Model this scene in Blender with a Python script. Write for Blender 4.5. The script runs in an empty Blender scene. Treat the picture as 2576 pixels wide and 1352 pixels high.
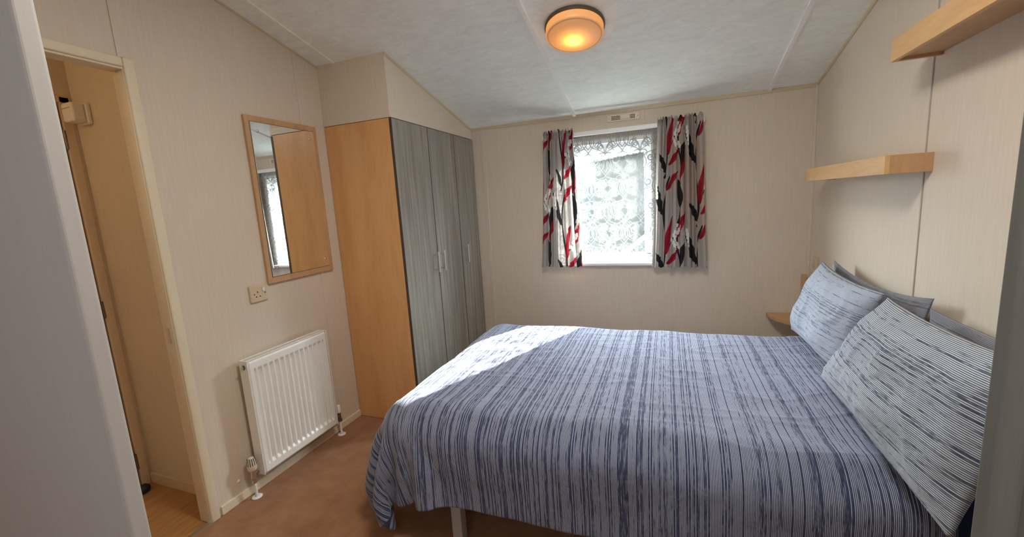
import bpy, bmesh, math, random
import numpy as np
from mathutils import Vector, Matrix, noise
random.seed(7)
SC = bpy.context.scene
COL = SC.collection
PI = math.pi

# ------------------------------------------------------------------ camera
YAW, PITCH, ROLL = 0.3614, -0.1559, -0.0613
CAM = Vector((1.9833, -0.4422, 1.38))
FPX = 1042.57
fw = Vector((-math.sin(YAW)*math.cos(PITCH), math.cos(YAW)*math.cos(PITCH), math.sin(PITCH)))
rt0 = Vector((math.cos(YAW), math.sin(YAW), 0))
up0 = rt0.cross(fw)
rt = math.cos(ROLL)*rt0 + math.sin(ROLL)*up0
up = -math.sin(ROLL)*rt0 + math.cos(ROLL)*up0
cd = bpy.data.cameras.new('camera')
cd.sensor_fit = 'HORIZONTAL'; cd.sensor_width = 36.0
cd.lens = FPX/2576*36.0
cd.clip_start = 0.02; cd.clip_end = 200
cam = bpy.data.objects.new('camera', cd); COL.objects.link(cam)
M3 = Matrix((rt, up, -fw)).transposed()
cam.matrix_world = Matrix.Translation(CAM) @ M3.to_4x4()
SC.camera = cam

# ------------------------------------------------------------------ view, world, sun
SC.view_settings.view_transform = 'Standard'
SC.view_settings.look = 'None'
SC.view_settings.exposure = 2.58
SC.view_settings.gamma = 1.0
SC.view_settings.use_curve_mapping = False
try:
    SC.cycles.max_bounces = 14; SC.cycles.diffuse_bounces = 8; SC.cycles.glossy_bounces = 4
    SC.cycles.transparent_max_bounces = 24; SC.cycles.transmission_bounces = 8
    SC.cycles.sample_clamp_indirect = 6.0
    SC.cycles.use_denoising = True
except Exception:
    pass
w = bpy.data.worlds.new('sky'); SC.world = w; w.use_nodes = True
nt = w.node_tree; nt.nodes.clear()
wo = nt.nodes.new('ShaderNodeOutputWorld'); bg = nt.nodes.new('ShaderNodeBackground')
tc = nt.nodes.new('ShaderNodeTexCoord'); sx = nt.nodes.new('ShaderNodeSeparateXYZ')
rp = nt.nodes.new('ShaderNodeValToRGB')
rp.color_ramp.elements[0].position = 0.05; rp.color_ramp.elements[0].color = (0.13, 0.145, 0.155, 1)
rp.color_ramp.elements[1].position = 0.45; rp.color_ramp.elements[1].color = (0.90, 0.95, 1.0, 1)
nt.links.new(tc.outputs['Generated'], sx.inputs[0]); nt.links.new(sx.outputs['Z'], rp.inputs[0])
glow = nt.nodes.new('ShaderNodeMapRange'); glow.interpolation_type = 'SMOOTHSTEP'      # the sky is brightest on the sun's side
glow.inputs[1].default_value = -0.25; glow.inputs[2].default_value = 0.55; glow.inputs[3].default_value = 0.10; glow.inputs[4].default_value = 1.0
nt.links.new(sx.outputs['Y'], glow.inputs[0])
gm = nt.nodes.new('ShaderNodeMix'); gm.data_type = 'RGBA'; gm.blend_type = 'MULTIPLY'; gm.inputs[0].default_value = 1.0
nt.links.new(rp.outputs[0], gm.inputs[6]); nt.links.new(glow.outputs[0], gm.inputs[7])
nt.links.new(gm.outputs[2], bg.inputs[0]); nt.links.new(bg.outputs[0], wo.inputs[0])
bg.inputs[1].default_value = 20.0

sd = bpy.data.lights.new('sun', 'SUN'); sd.energy = 11.0; sd.angle = math.radians(0.6); sd.color = (1.0, 0.97, 0.92)
sun = bpy.data.objects.new('sun', sd); COL.objects.link(sun)
sdir = Vector((-0.46, -1.0, -0.575))
sun.rotation_euler = sdir.to_track_quat('-Z', 'Y').to_euler(); sun.location = (4, 7, 5)

def area(name, loc, direction, sx_, sy_, watts, color, portal=False):
    l = bpy.data.lights.new(name, 'AREA'); l.shape = 'RECTANGLE'; l.size = sx_; l.size_y = sy_
    l.energy = watts; l.color = color
    if portal: l.cycles.is_portal = True
    o = bpy.data.objects.new(name, l); COL.objects.link(o)
    o.location = loc; o.rotation_euler = Vector(direction).to_track_quat('-Z', 'Y').to_euler()
    return o
area('window_portal', (1.55, 2.90, 1.35), (0, -1, 0), 0.75, 0.95, 1, (1, 1, 1), portal=True)
# added fill light from behind the camera; no window is built there
area('rear_fill_light', (1.75, -1.50, 1.55), (0, 1, -0.05), 1.0, 0.9, 1.15, (0.95, 0.97, 1.0))

# added unseen fill light under the ridge, brightening the near half of the room
dl = bpy.data.lights.new('ridge_fill_light', 'AREA'); dl.shape = 'DISK'; dl.size = 0.50; dl.energy = 4.4; dl.color = (1.0, 0.93, 0.83)
dlo = bpy.data.objects.new('ridge_fill_light', dl); COL.objects.link(dlo); dlo.location = (1.75, 0.50, 2.46)

# ------------------------------------------------------------------ helpers
def new_mat(name, base=(0.8, 0.8, 0.8), rough=0.5, metal=0.0, spec=0.5):
    m = bpy.data.materials.new(name); m.use_nodes = True
    b = m.node_tree.nodes['Principled BSDF']
    b.inputs['Base Color'].default_value = (*base, 1); b.inputs['Roughness'].default_value = rough
    b.inputs['Metallic'].default_value = metal
    b.inputs['Specular IOR Level'].default_value = spec
    return m
class N:
    """small node helper around a material"""
    def __init__(s, m): s.m = m; s.t = m.node_tree; s.b = s.t.nodes.get('Principled BSDF')
    def add(s, typ, **kw):
        n = s.t.nodes.new(typ)
        for k, v in kw.items():
            if k in n.inputs.keys(): n.inputs[k].default_value = v
            else: setattr(n, k, v)
        return n
    def link(s, a, b): s.t.links.new(a, b)
    def mapping(s, scale, src='Object', rot=(0, 0, 0), loc=(0, 0, 0)):
        tc = s.add('ShaderNodeTexCoord'); mp = s.add('ShaderNodeMapping')
        mp.inputs['Scale'].default_value = scale; mp.inputs['Rotation'].default_value = rot
        mp.inputs['Location'].default_value = loc
        s.link(tc.outputs[src], mp.inputs[0]); return mp.outputs[0]
    def noise(s, vec, scale=1.0, detail=2.0, rough=0.5, dist=0.0):
        n = s.add('ShaderNodeTexNoise'); n.inputs['Scale'].default_value = scale
        n.inputs['Detail'].default_value = detail; n.inputs['Roughness'].default_value = rough
        n.inputs['Distortion'].default_value = dist
        s.link(vec, n.inputs['Vector']); return n.outputs['Fac']
    def ramp(s, fac, stops, interp='LINEAR'):
        r = s.add('ShaderNodeValToRGB'); cr = r.color_ramp; cr.interpolation = interp
        while len(cr.elements) < len(stops): cr.elements.new(0.5)
        for e, (p, c) in zip(cr.elements, stops):
            e.position = p; e.color = (*c, 1) if len(c) == 3 else c
        s.link(fac, r.inputs[0]); return r.outputs[0]
    def mix(s, fac, a, b, mode='MIX'):
        n = s.add('ShaderNodeMix', data_type='RGBA', blend_type=mode)
        for sock, v in ((n.inputs[0], fac), (n.inputs[6], a), (n.inputs[7], b)):
            if hasattr(v, 'type') and hasattr(v, 'links'): s.link(v, sock)
            elif isinstance(v, (int, float)): sock.default_value = v
            else: sock.default_value = (*v, 1)
        return n.outputs[2]
    def math(s, op, a, b=0.0):
        n = s.add('ShaderNodeMath', operation=op)
        for sock, v in ((n.inputs[0], a), (n.inputs[1], b)):
            if hasattr(v, 'links'): s.link(v, sock)
            else: sock.default_value = v
        return n.outputs[0]
    def bump(s, h, strength=0.2, dist=0.002):
        n = s.add('ShaderNodeBump'); n.inputs['Strength'].default_value = strength
        n.inputs['Distance'].default_value = dist
        s.link(h, n.inputs['Height']); s.link(n.outputs[0], s.b.inputs['Normal'])

def wallpaper(name, ca, cb, axis_scale=(95, 95, 6.5)):
    m = new_mat(name, ca, 0.62, spec=0.35); n = N(m)
    v = n.mapping(axis_scale); f = n.noise(v, 1.0, 3, 0.6)
    v2 = n.mapping((2.5, 2.5, 1.2)); f2 = n.noise(v2, 1.0, 2)
    f3 = n.math('ADD', n.math('MULTIPLY', f, 0.75), n.math('MULTIPLY', f2, 0.25))
    n.link(n.ramp(f3, [(0.36, cb), (0.62, ca)]), n.b.inputs['Base Color'])
    n.bump(f, 0.14, 0.0012)
    return m
def wood(name, cols, scale, rough=0.42, spec=0.4, bump=0.08, fine=None):
    m = new_mat(name, cols[0], rough, spec=spec); n = N(m)
    v = n.mapping(scale); f = n.noise(v, 1.0, 4, 0.6, 0.6)
    v2 = n.mapping(fine or tuple(6*c for c in scale)); f2 = n.noise(v2, 1.0, 3, 0.6)
    g = n.math('ADD', n.math('MULTIPLY', f, 0.65), n.math('MULTIPLY', f2, 0.35))
    k = len(cols)
    n.link(n.ramp(g, [(0.33+0.34*i/(k-1), c) for i, c in enumerate(cols)]), n.b.inputs['Base Color'])
    n.bump(g, bump, 0.001)
    return m

MAT = {}
MAT['wall'] = wallpaper('wall_vinyl', (0.685, 0.605, 0.50), (0.645, 0.565, 0.465))
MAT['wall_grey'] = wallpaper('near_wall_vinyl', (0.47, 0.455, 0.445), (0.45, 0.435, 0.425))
MAT['hall_wall'] = wallpaper('hall_wall_vinyl', (0.66, 0.565, 0.43), (0.63, 0.535, 0.405))
m = new_mat('ceiling_board', (0.80, 0.80, 0.77), 0.7, spec=0.3); n = N(m)
f = n.noise(n.mapping((9, 22, 9)), 1.0, 6, 0.65, 0.8); f2 = n.noise(n.mapping((60, 90, 60)), 1.0, 3, 0.6)
g = n.math('ADD', n.math('MULTIPLY', f, 0.7), n.math('MULTIPLY', f2, 0.3))
n.link(n.ramp(g, [(0.34, (0.80, 0.835, 0.785)), (0.62, (0.92, 0.95, 0.895))]), n.b.inputs['Base Color'])
n.bump(g, 0.35, 0.0025); MAT['ceiling'] = m
m = new_mat('carpet_brown', (0.2, 0.1, 0.06), 0.95, spec=0.1); n = N(m)
f = n.noise(n.mapping((1, 1, 1)), 320, 3, 0.7); f2 = n.noise(n.mapping((1, 1, 1)), 9, 3, 0.6)
g = n.math('ADD', n.math('MULTIPLY', f, 0.6), n.math('MULTIPLY', f2, 0.4))
n.link(n.ramp(g, [(0.3, (0.285, 0.140, 0.072)), (0.7, (0.56, 0.31, 0.185))]), n.b.inputs['Base Color'])
n.bump(f, 0.9, 0.006); MAT['carpet'] = m
MAT['laminate'] = wood('oak_laminate', [(0.30, 0.145, 0.05), (0.40, 0.21, 0.08), (0.47, 0.26, 0.11)], (26, 3, 3), 0.35, bump=0.05)
MAT['maple'] = wood('maple_foil', [(0.62, 0.325, 0.125), (0.69, 0.375, 0.155), (0.74, 0.42, 0.185)], (9, 9, 1.4), 0.38, bump=0.04)
MAT['maple_pale'] = wood('maple_pale', [(0.60, 0.36, 0.155), (0.67, 0.42, 0.195), (0.72, 0.47, 0.235)], (14, 3, 14), 0.42, bump=0.04)
MAT['maple_frame'] = wood('maple_frame', [(0.47, 0.27, 0.13), (0.54, 0.33, 0.17), (0.60, 0.38, 0.21)], (14, 14, 3), 0.4, bump=0.04)
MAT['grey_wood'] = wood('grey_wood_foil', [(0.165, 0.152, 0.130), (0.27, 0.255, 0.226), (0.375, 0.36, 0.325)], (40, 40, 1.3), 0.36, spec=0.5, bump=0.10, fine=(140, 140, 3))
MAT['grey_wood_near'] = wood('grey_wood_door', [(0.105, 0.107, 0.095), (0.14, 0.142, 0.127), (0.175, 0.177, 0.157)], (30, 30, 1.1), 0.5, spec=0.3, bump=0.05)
MAT['door_edge_brown'] = new_mat('dark_edge', (0.075, 0.045, 0.03), 0.6)
MAT['cream'] = new_mat('cream_trim', (0.74, 0.66, 0.50), 0.45)
MAT['cream_hall'] = new_mat('hall_cream', (0.68, 0.54, 0.36), 0.45)
MAT['strip'] = new_mat('wall_strip', (0.66, 0.585, 0.49), 0.5)
MAT['white_strip'] = new_mat('white_strip', (0.93, 0.93, 0.91), 0.45)
MAT['coving'] = new_mat('coving_beige', (0.58, 0.50, 0.34), 0.5)
MAT['upvc'] = new_mat('white_upvc', (0.86, 0.88, 0.88), 0.3)
MAT['rad'] = new_mat('radiator_white', (0.86, 0.86, 0.83), 0.3)
MAT['ivory'] = new_mat('ivory_plastic', (0.72, 0.66, 0.52), 0.4)
MAT['socket'] = new_mat('socket_cream', (0.62, 0.50, 0.33), 0.4)
MAT['white_plastic'] = new_mat('white_plastic', (0.80, 0.77, 0.70), 0.4)
MAT['chrome'] = new_mat('chrome', (0.72, 0.72, 0.70), 0.18, 1.0)
MAT['steel'] = new_mat('brushed_steel', (0.74, 0.72, 0.68), 0.32, 1.0)
MAT['dark_metal'] = new_mat('aged_metal', (0.22, 0.18, 0.14), 0.45, 0.8)
MAT['black'] = new_mat('black_rubber', (0.012, 0.012, 0.012), 0.6)
MAT['hole'] = new_mat('dark_hole', (0.01, 0.006, 0.004), 0.8)
MAT['lamp_base'] = new_mat('lamp_base_bronze', (0.10, 0.085, 0.06), 0.45, 0.3)
MAT['grey_metal'] = new_mat('grey_powder_coat', (0.34, 0.34, 0.34), 0.5)
MAT['navy'] = new_mat('navy_sheet', (0.02, 0.03, 0.075), 0.9, spec=0.1)
MAT['mirror'] = new_mat('mirror_glass', (0.90, 0.92, 0.90), 0.01, 1.0)
MAT['ground'] = new_mat('gravel_ground', (0.02, 0.019, 0.017), 0.95)
MAT['clad'] = wood('darkened_cladding', [(0.012, 0.0145, 0.0145), (0.016, 0.019, 0.019)], (1, 1, 9), 0.7, bump=0.1)  # pale wall coloured near-black to dim the view through the net
MAT['clad2'] = new_mat('blue_grey_cladding', (0.022, 0.032, 0.040), 0.7)
MAT['roof'] = new_mat('caravan_roof', (0.80, 0.82, 0.82), 0.6)

def glass_mat():
    m = bpy.data.materials.new('window_glass'); m.use_nodes = True; t = m.node_tree; t.nodes.clear()
    o = t.nodes.new('ShaderNodeOutputMaterial'); mx = t.nodes.new('ShaderNodeMixShader')
    tr = t.nodes.new('ShaderNodeBsdfTransparent'); gl = t.nodes.new('ShaderNodeBsdfGlossy')
    tr.inputs[0].default_value = (0.95, 0.98, 0.97, 1); gl.inputs['Roughness'].default_value = 0.02
    mx.inputs[0].default_value = 0.05
    t.links.new(tr.outputs[0], mx.inputs[1]); t.links.new(gl.outputs[0], mx.inputs[2]); t.links.new(mx.outputs[0], o.inputs[0])
    return m
MAT['glass'] = glass_mat()

def lace_mat():
    m = bpy.data.materials.new('net_lace'); m.use_nodes = True; t = m.node_tree; t.nodes.clear()
    N_ = t.nodes.new
    o = N_('ShaderNodeOutputMaterial'); mx = N_('ShaderNodeMixShader'); tr = N_('ShaderNodeBsdfTransparent')
    df = N_('ShaderNodeBsdfDiffuse'); tl = N_('ShaderNodeBsdfTranslucent'); m2 = N_('ShaderNodeMixShader')
    at = N_('ShaderNodeAttribute'); at.attribute_name = 'lace'
    mr = N_('ShaderNodeMapRange'); mr.inputs[3].default_value = 0.15; mr.inputs[4].default_value = 0.92
    df.inputs[0].default_value = (0.88, 0.90, 0.90, 1); tl.inputs[0].default_value = (0.036, 0.039, 0.039, 1)
    m2.inputs[0].default_value = 0.62
    t.links.new(df.outputs[0], m2.inputs[1]); t.links.new(tl.outputs[0], m2.inputs[2])
    t.links.new(at.outputs['Fac'], mr.inputs[0]); t.links.new(mr.outputs[0], mx.inputs[0])
    t.links.new(tr.outputs[0], mx.inputs[1]); t.links.new(m2.outputs[0], mx.inputs[2]); t.links.new(mx.outputs[0], o.inputs[0])
    return m
MAT['lace'] = lace_mat()

def curtain_mat():
    m = bpy.data.materials.new('leaf_print_fabric'); m.use_nodes = True; t = m.node_tree; t.nodes.clear()
    N_ = t.nodes.new
    o = N_('ShaderNodeOutputMaterial'); mx = N_('ShaderNodeMixShader')
    df = N_('ShaderNodeBsdfDiffuse'); tl = N_('ShaderNodeBsdfTranslucent')
    at = N_('ShaderNodeAttribute'); at.attribute_name = 'print'
    mx.inputs[0].default_value = 0.10
    t.links.new(at.outputs['Color'], df.inputs[0]); t.links.new(at.outputs['Color'], tl.inputs[0])
    t.links.new(df.outputs[0], mx.inputs[1]); t.links.new(tl.outputs[0], mx.inputs[2]); t.links.new(mx.outputs[0], o.inputs[0])
    return m
MAT['curtain'] = curtain_mat()

def stripe_mat(name, dark, light, period=0.0042, duty=0.52, dark_share=0.40, fleck=0.10):
    """woven pinstripe: one narrow pale yarn band per period, some bands missing or broken along their length"""
    m = new_mat(name, light, 0.88, spec=0.12); n = N(m)
    uv = n.add('ShaderNodeUVMap'); uv.uv_map = 'UVMap'
    sp = n.add('ShaderNodeSeparateXYZ'); n.link(uv.outputs[0], sp.inputs[0])
    def mp(sc):
        q = n.add('ShaderNodeMapping'); q.inputs['Scale'].default_value = sc
        n.link(uv.outputs[0], q.inputs[0]); return q.outputs[0]
    wob = n.noise(mp((60, 7, 1)), 1.0, 1.0)
    s = n.math('ADD', n.math('MULTIPLY', sp.outputs[0], 1.0/period), n.math('MULTIPLY', wob, 0.35))
    idn = n.math('FLOOR', s); fr = n.math('FRACT', s)
    tri = n.math('ABSOLUTE', n.math('SUBTRACT', fr, 0.5))             # 0 in the middle of a band
    band = n.add('ShaderNodeMapRange', interpolation_type='SMOOTHSTEP')
    n.link(tri, band.inputs[0]); band.inputs[1].default_value = duty*.5+.07; band.inputs[2].default_value = duty*.5-.07
    wn = n.add('ShaderNodeTexWhiteNoise', noise_dimensions='1D'); n.link(idn, wn.inputs['W'])
    cb = n.add('ShaderNodeCombineXYZ'); n.link(n.math('MULTIPLY', idn, 7.31), cb.inputs[0]); n.link(n.math('MULTIPLY', sp.outputs[1], 16.0), cb.inputs[1])
    br = n.noise(cb.outputs[0], 1.0, 2.0, 0.6)
    grp = n.noise(mp((16, 0.3, 1)), 1.0, 1.0)
    pres = n.math('ADD', n.math('MULTIPLY', wn.outputs['Value'], 0.36), n.math('MULTIPLY', br, 0.50))
    pres = n.math('ADD', pres, n.math('MULTIPLY', grp, 0.10))
    keep = n.add('ShaderNodeMapRange', interpolation_type='SMOOTHSTEP'); n.link(pres, keep.inputs[0])
    keep.inputs[1].default_value = 0.20+dark_share*.40; keep.inputs[2].default_value = 0.38+dark_share*.50
    fl = n.math('MULTIPLY', n.noise(mp((420, 90, 1)), 1.0, 1.0), fleck*2)
    g = n.math('ADD', n.math('MULTIPLY', band.outputs[0], keep.outputs[0]), fl)
    n.link(n.ramp(g, [(0.0, dark), (0.95, light)]), n.b.inputs['Base Color'])
    wv = n.noise(mp((14, 9, 1)), 1.0, 5, 0.62, 1.2)
    n.bump(wv, 0.30, 0.02)
    n.b.inputs['Sheen Weight'].default_value = 0.2
    return m
MAT['duvet'] = stripe_mat('duvet_stripe', (0.010, 0.016, 0.064), (0.375, 0.41, 0.525), 0.0042, 0.47, 0.30, .09)
MAT['pillow_a'] = stripe_mat('pillow_stripe', (0.04, 0.052, 0.10), (0.42, 0.47, 0.56), 0.0042, 0.62, 0.16, .22)
MAT['pillow_b'] = stripe_mat('pillow_stripe_bold', (0.018, 0.026, 0.062), (0.50, 0.55, 0.62), 0.0050, 0.52, 0.14, .08)
MAT['pillow_grey'] = stripe_mat('pillow_back', (0.07, 0.07, 0.09), (0.25, 0.25, 0.28), 0.0045, 0.6, 0.4, .2)

# ---- mesh builders
def box(bm, x0, x1, y0, y1, z0, z1, mi=0):
    v = [bm.verts.new(p) for p in ((x0,y0,z0),(x1,y0,z0),(x1,y1,z0),(x0,y1,z0),(x0,y0,z1),(x1,y0,z1),(x1,y1,z1),(x0,y1,z1))]
    fs = []
    for q in ((0,3,2,1),(4,5,6,7),(0,1,5,4),(1,2,6,5),(2,3,7,6),(3,0,4,7)):
        f = bm.faces.new([v[i] for i in q]); f.material_index = mi; fs.append(f)
    return v, fs
def bbox(bm, x0, x1, y0, y1, z0, z1, r=0.003, seg=2, mi=0):
    v, fs = box(bm, x0, x1, y0, y1, z0, z1, mi)
    es = list({e for f in fs for e in f.edges})
    res = bmesh.ops.bevel(bm, geom=es, offset=min(r, 0.45*min(abs(x1-x0), abs(y1-y0), abs(z1-z0))), segments=seg, affect='EDGES', profile=0.5)
    for f in res['faces']: f.material_index = mi
def prism(bm, pts, axis, a0, a1):
    """pts 2-D polygon in the two other axes, extruded along axis from a0 to a1"""
    def mk(p, a):
        return {0: (a, p[0], p[1]), 1: (p[0], a, p[1]), 2: (p[0], p[1], a)}[axis]
    A = [bm.verts.new(mk(p, a0)) for p in pts]; B = [bm.verts.new(mk(p, a1)) for p in pts]
    bm.faces.new(A); bm.faces.new(B[::-1])
    for i in range(len(pts)):
        j = (i+1) % len(pts); bm.faces.new((A[i], B[i], B[j], A[j]))
def tube(bm, p0, p1, r0, r1=None, seg=16, cap=True):
    p0, p1 = Vector(p0), Vector(p1); r1 = r0 if r1 is None else r1
    d = (p1-p0).normalized(); a = d.orthogonal().normalized(); b = d.cross(a)
    A = []; B = []
    for i in range(seg):
        t = 2*PI*i/seg; c = math.cos(t)*a + math.sin(t)*b
        A.append(bm.verts.new(p0+c*r0)); B.append(bm.verts.new(p1+c*r1))
    for i in range(seg):
        j = (i+1) % seg; bm.faces.new((A[i], A[j], B[j], B[i]))
    if cap: bm.faces.new(A[::-1]); bm.faces.new(B)
def lathe(bm, prof, origin, axis=(0, 0, 1), seg=32, sweep=None):
    """prof = list of (radius, height) along axis"""
    o = Vector(origin); d = Vector(axis).normalized(); a = d.orthogonal().normalized(); b = d.cross(a)
    rings = []
    for r, h in prof:
        if r < 1e-6: rings.append([bm.verts.new(o+d*h)])
        else: rings.append([bm.verts.new(o+d*h+r*(math.cos(2*PI*i/seg)*a+math.sin(2*PI*i/seg)*b)) for i in range(seg)])
    for R, S in zip(rings, rings[1:]):
        for i in range(seg):
            j = (i+1) % seg
            if len(R) == 1 and len(S) == 1: continue
            if len(R) == 1: bm.faces.new((R[0], S[i], S[j]))
            elif len(S) == 1: bm.faces.new((R[i], R[j], S[0]))
            else: bm.faces.new((R[i], R[j], S[j], S[i]))
def obj(name, bm, mat, parent=None, smooth=False, origin=None):
    bmesh.ops.recalc_face_normals(bm, faces=bm.faces[:])
    me = bpy.data.meshes.new(name); 
    if origin is not None: bmesh.ops.translate(bm, verts=bm.verts[:], vec=-Vector(origin))
    bm.to_mesh(me); bm.free()
    for m_ in (mat if isinstance(mat, (list, tuple)) else [mat]): me.materials.append(m_)
    if smooth:
        for p in me.polygons: p.use_smooth = True
    o = bpy.data.objects.new(name, me); COL.objects.link(o)
    if origin is not None: o.location = origin
    if parent is not None:
        o.parent = parent
        o.matrix_parent_inverse = parent_world(parent).inverted()
    return o
def parent_world(p):
    M = Matrix.Translation(p.location) @ p.rotation_euler.to_matrix().to_4x4()
    if p.parent is not None:
        M = parent_world(p.parent) @ p.matrix_parent_inverse @ M
    return M
def smooth_angle(o, ang=40):
    me = o.data
    for p in me.polygons: p.use_smooth = True
    me.set_sharp_from_angle(angle=math.radians(ang))
def tag(o, label, cat, group=None, kind=None):
    o['label'] = label; o['category'] = cat
    if group: o['group'] = group
    if kind: o['kind'] = kind
    return o
def thing(name, label, cat, loc, group=None):
    o = bpy.data.objects.new(name, None); COL.objects.link(o); o.location = loc
    o.empty_display_size = 0.05
    return tag(o, label, cat, group)
def struct(name, bm, mat, label=None, smooth=False):
    o = obj(name, bm, mat); o['kind'] = 'structure'
    if smooth: smooth_angle(o)
    if label: o['label'] = label
    return o
def grid_obj(name, P, mat, parent=None, uv=None, attr=None, smooth=True, close=False):
    """P: (nu, nv, 3) array -> mesh grid with optional uv (nu,nv,2) and a point attribute"""
    nu, nv = P.shape[:2]
    me = bpy.data.meshes.new(name)
    idx = np.arange(nu*nv).reshape(nu, nv)
    F = np.stack([idx[:-1, :-1], idx[1:, :-1], idx[1:, 1:], idx[:-1, 1:]], -1).reshape(-1, 4)
    me.vertices.add(nu*nv); me.vertices.foreach_set('co', P.reshape(-1).astype(np.float32))
    me.loops.add(F.size); me.loops.foreach_set('vertex_index', F.reshape(-1).astype(np.int32))
    me.polygons.add(len(F)); me.polygons.foreach_set('loop_start', np.arange(0, F.size, 4, dtype=np.int32))
    me.polygons.foreach_set('loop_total', np.full(len(F), 4, dtype=np.int32))
    me.update(calc_edges=True); me.validate()
    if uv is not None:
        l = me.uv_layers.new(name='UVMap')
        l.data.foreach_set('uv', uv.reshape(-1, 2)[F.reshape(-1)].reshape(-1).astype(np.float32))
    if attr is not None:
        an, av = attr
        if av.ndim == 3:
            a = me.attributes.new(an, 'FLOAT_COLOR', 'POINT')
            c = np.ones((nu*nv, 4), np.float32); c[:, :3] = av.reshape(-1, 3); a.data.foreach_set('color', c.reshape(-1))
        else:
            a = me.attributes.new(an, 'FLOAT', 'POINT'); a.data.foreach_set('value', av.reshape(-1).astype(np.float32))
    me.polygons.foreach_set('use_smooth', np.full(len(F), smooth, dtype=bool))
    me.materials.append(mat)
    o = bpy.data.objects.new(name, me); COL.objects.link(o)
    if parent is not None:
        o.parent = parent; o.matrix_parent_inverse = parent_world(parent).inverted()
    return o
BM = bmesh.new

# ------------------------------------------------------------------ the room (x right, y towards the window, z up; metres)
D, W = 2.760, 2.864          # window wall, bed-head wall
ZC, SL = 1.9986, 0.248       # ceiling height at the window wall and its slope
RY = 0.45                    # ridge
def zc(y): return ZC + SL*(D-y) if y >= RY else ZC + SL*(D-RY) - SL*(RY-y)
YN = -0.10                   # room face of the near partition
YB = -1.62                   # back of the space behind it
JY = 0.668                   # door jamb in the left wall
DH = 2.0

# floor
bm = BM(); box(bm, 0.0, W+.06, YB, D+.06, -0.06, 0.0); struct('floor', bm, MAT['carpet'])
bm = BM(); box(bm, -0.80, 0.0, -1.6, 0.90, -0.06, -0.002); struct('floor_hall', bm, MAT['laminate'])
bm = BM(); bbox(bm, -0.016, 0.012, -0.04, JY, -0.002, 0.005, 0.002); struct('trim_1', bm, MAT['steel'], 'metal threshold strip in the hall doorway')
# ceiling
bm = BM()
pts = [(D+.06, zc(D+.06)), (RY, zc(RY)), (YB, zc(YB)), (YB, zc(YB)+.05), (RY, zc(RY)+.05), (D+.06, zc(D+.06)+.05)]
prism(bm, [pts[0], pts[1], pts[4], pts[5]], 0, -0.06, W+.06); prism(bm, [pts[1], pts[2], pts[3], pts[4]], 0, -0.06, W+.06)
struct('ceiling', bm, MAT['ceiling'])
bm = BM(); box(bm, -0.80, -0.06, -1.6, 0.90, 2.22, 2.26); struct('ceiling_hall', bm, MAT['ceiling'])
# left wall with the doorway to the hall
T = 0.06
bm = BM()
prism(bm, [(JY, 0), (D+T, 0), (D+T, zc(D+T)), (JY, zc(JY))], 0, -T, 0)
prism(bm, [(-0.05, DH), (JY, DH), (JY, zc(JY)), (RY, zc(RY)), (-0.05, zc(-0.05))], 0, -T, 0)
prism(bm, [(YB, 0), (-0.05, 0), (-0.05, zc(-0.05)), (YB, zc(YB))], 0, -T, 0)
struct('wall_left', bm, MAT['wall'])
# right (bed head) wall
bm = BM()
prism(bm, [(YB, 0), (D+T, 0), (D+T, zc(D+T)), (RY, zc(RY)), (YB, zc(YB))], 0, W, W+T)
struct('wall_right', bm, MAT['wall'])
# window wall
WX0, WX1, WZ0, WZ1 = 1.20, 1.90, 0.895, 1.80
bm = BM()
box(bm, 0, WX0, D, D+T, 0, zc(D)); box(bm, WX1, W, D, D+T, 0, zc(D))
box(bm, WX0, WX1, D, D+T, 0, WZ0); box(bm, WX0, WX1, D, D+T, WZ1, zc(D))
struct('wall_window', bm, MAT['wall'])
bm = BM(); box(bm, 0, W, YB-T, YB, 0, zc(YB)); struct('wall_rear', bm, MAT['wall'])
# hall walls
bm = BM(); box(bm, -0.71, -0.06, 0.785, 0.845, 0, 2.22); struct('wall_hall_end', bm, MAT['hall_wall'])
bm = BM(); box(bm, -0.715, -0.695, -1.6, 0.785, 0, 2.22); box(bm, -0.71, -0.65, -1.6, 0.785, 2.0, 2.22); box(bm, -0.71, -0.65, 0.772, 0.785, 0, 2.0); box(bm, -0.71, -0.65, -1.6, -0.02, 0, 2.0)
struct('wall_hall_side', bm, MAT['hall_wall'])
bm = BM(); box(bm, -0.71, -0.06, -1.66, -1.6, 0, 2.22); struct('wall_hall_back', bm, MAT['hall_wall'])
# near partition with the doorway the photograph is taken through
bm = BM()
prism(bm, [(0.0, 0), (1.20, 0), (1.20, zc(-.12)), (0.0, zc(-.12))], 1, -0.141, YN)
prism(bm, [(2.26, 0), (W, 0), (W, zc(-.12)), (2.26, zc(-.12))], 1, -0.142, YN)
prism(bm, [(1.20, 2.35), (2.26, 2.35), (2.26, zc(-.12)), (1.20, zc(-.12))], 1, -0.142, YN)
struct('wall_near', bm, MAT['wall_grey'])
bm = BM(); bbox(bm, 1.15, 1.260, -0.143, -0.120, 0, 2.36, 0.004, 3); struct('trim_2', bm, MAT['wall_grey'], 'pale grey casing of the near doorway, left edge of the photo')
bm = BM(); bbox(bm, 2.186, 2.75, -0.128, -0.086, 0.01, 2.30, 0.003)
struct('door_2', bm, MAT['grey_wood_near'], 'grey wood-effect door edge at the right edge of the photo')

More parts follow.
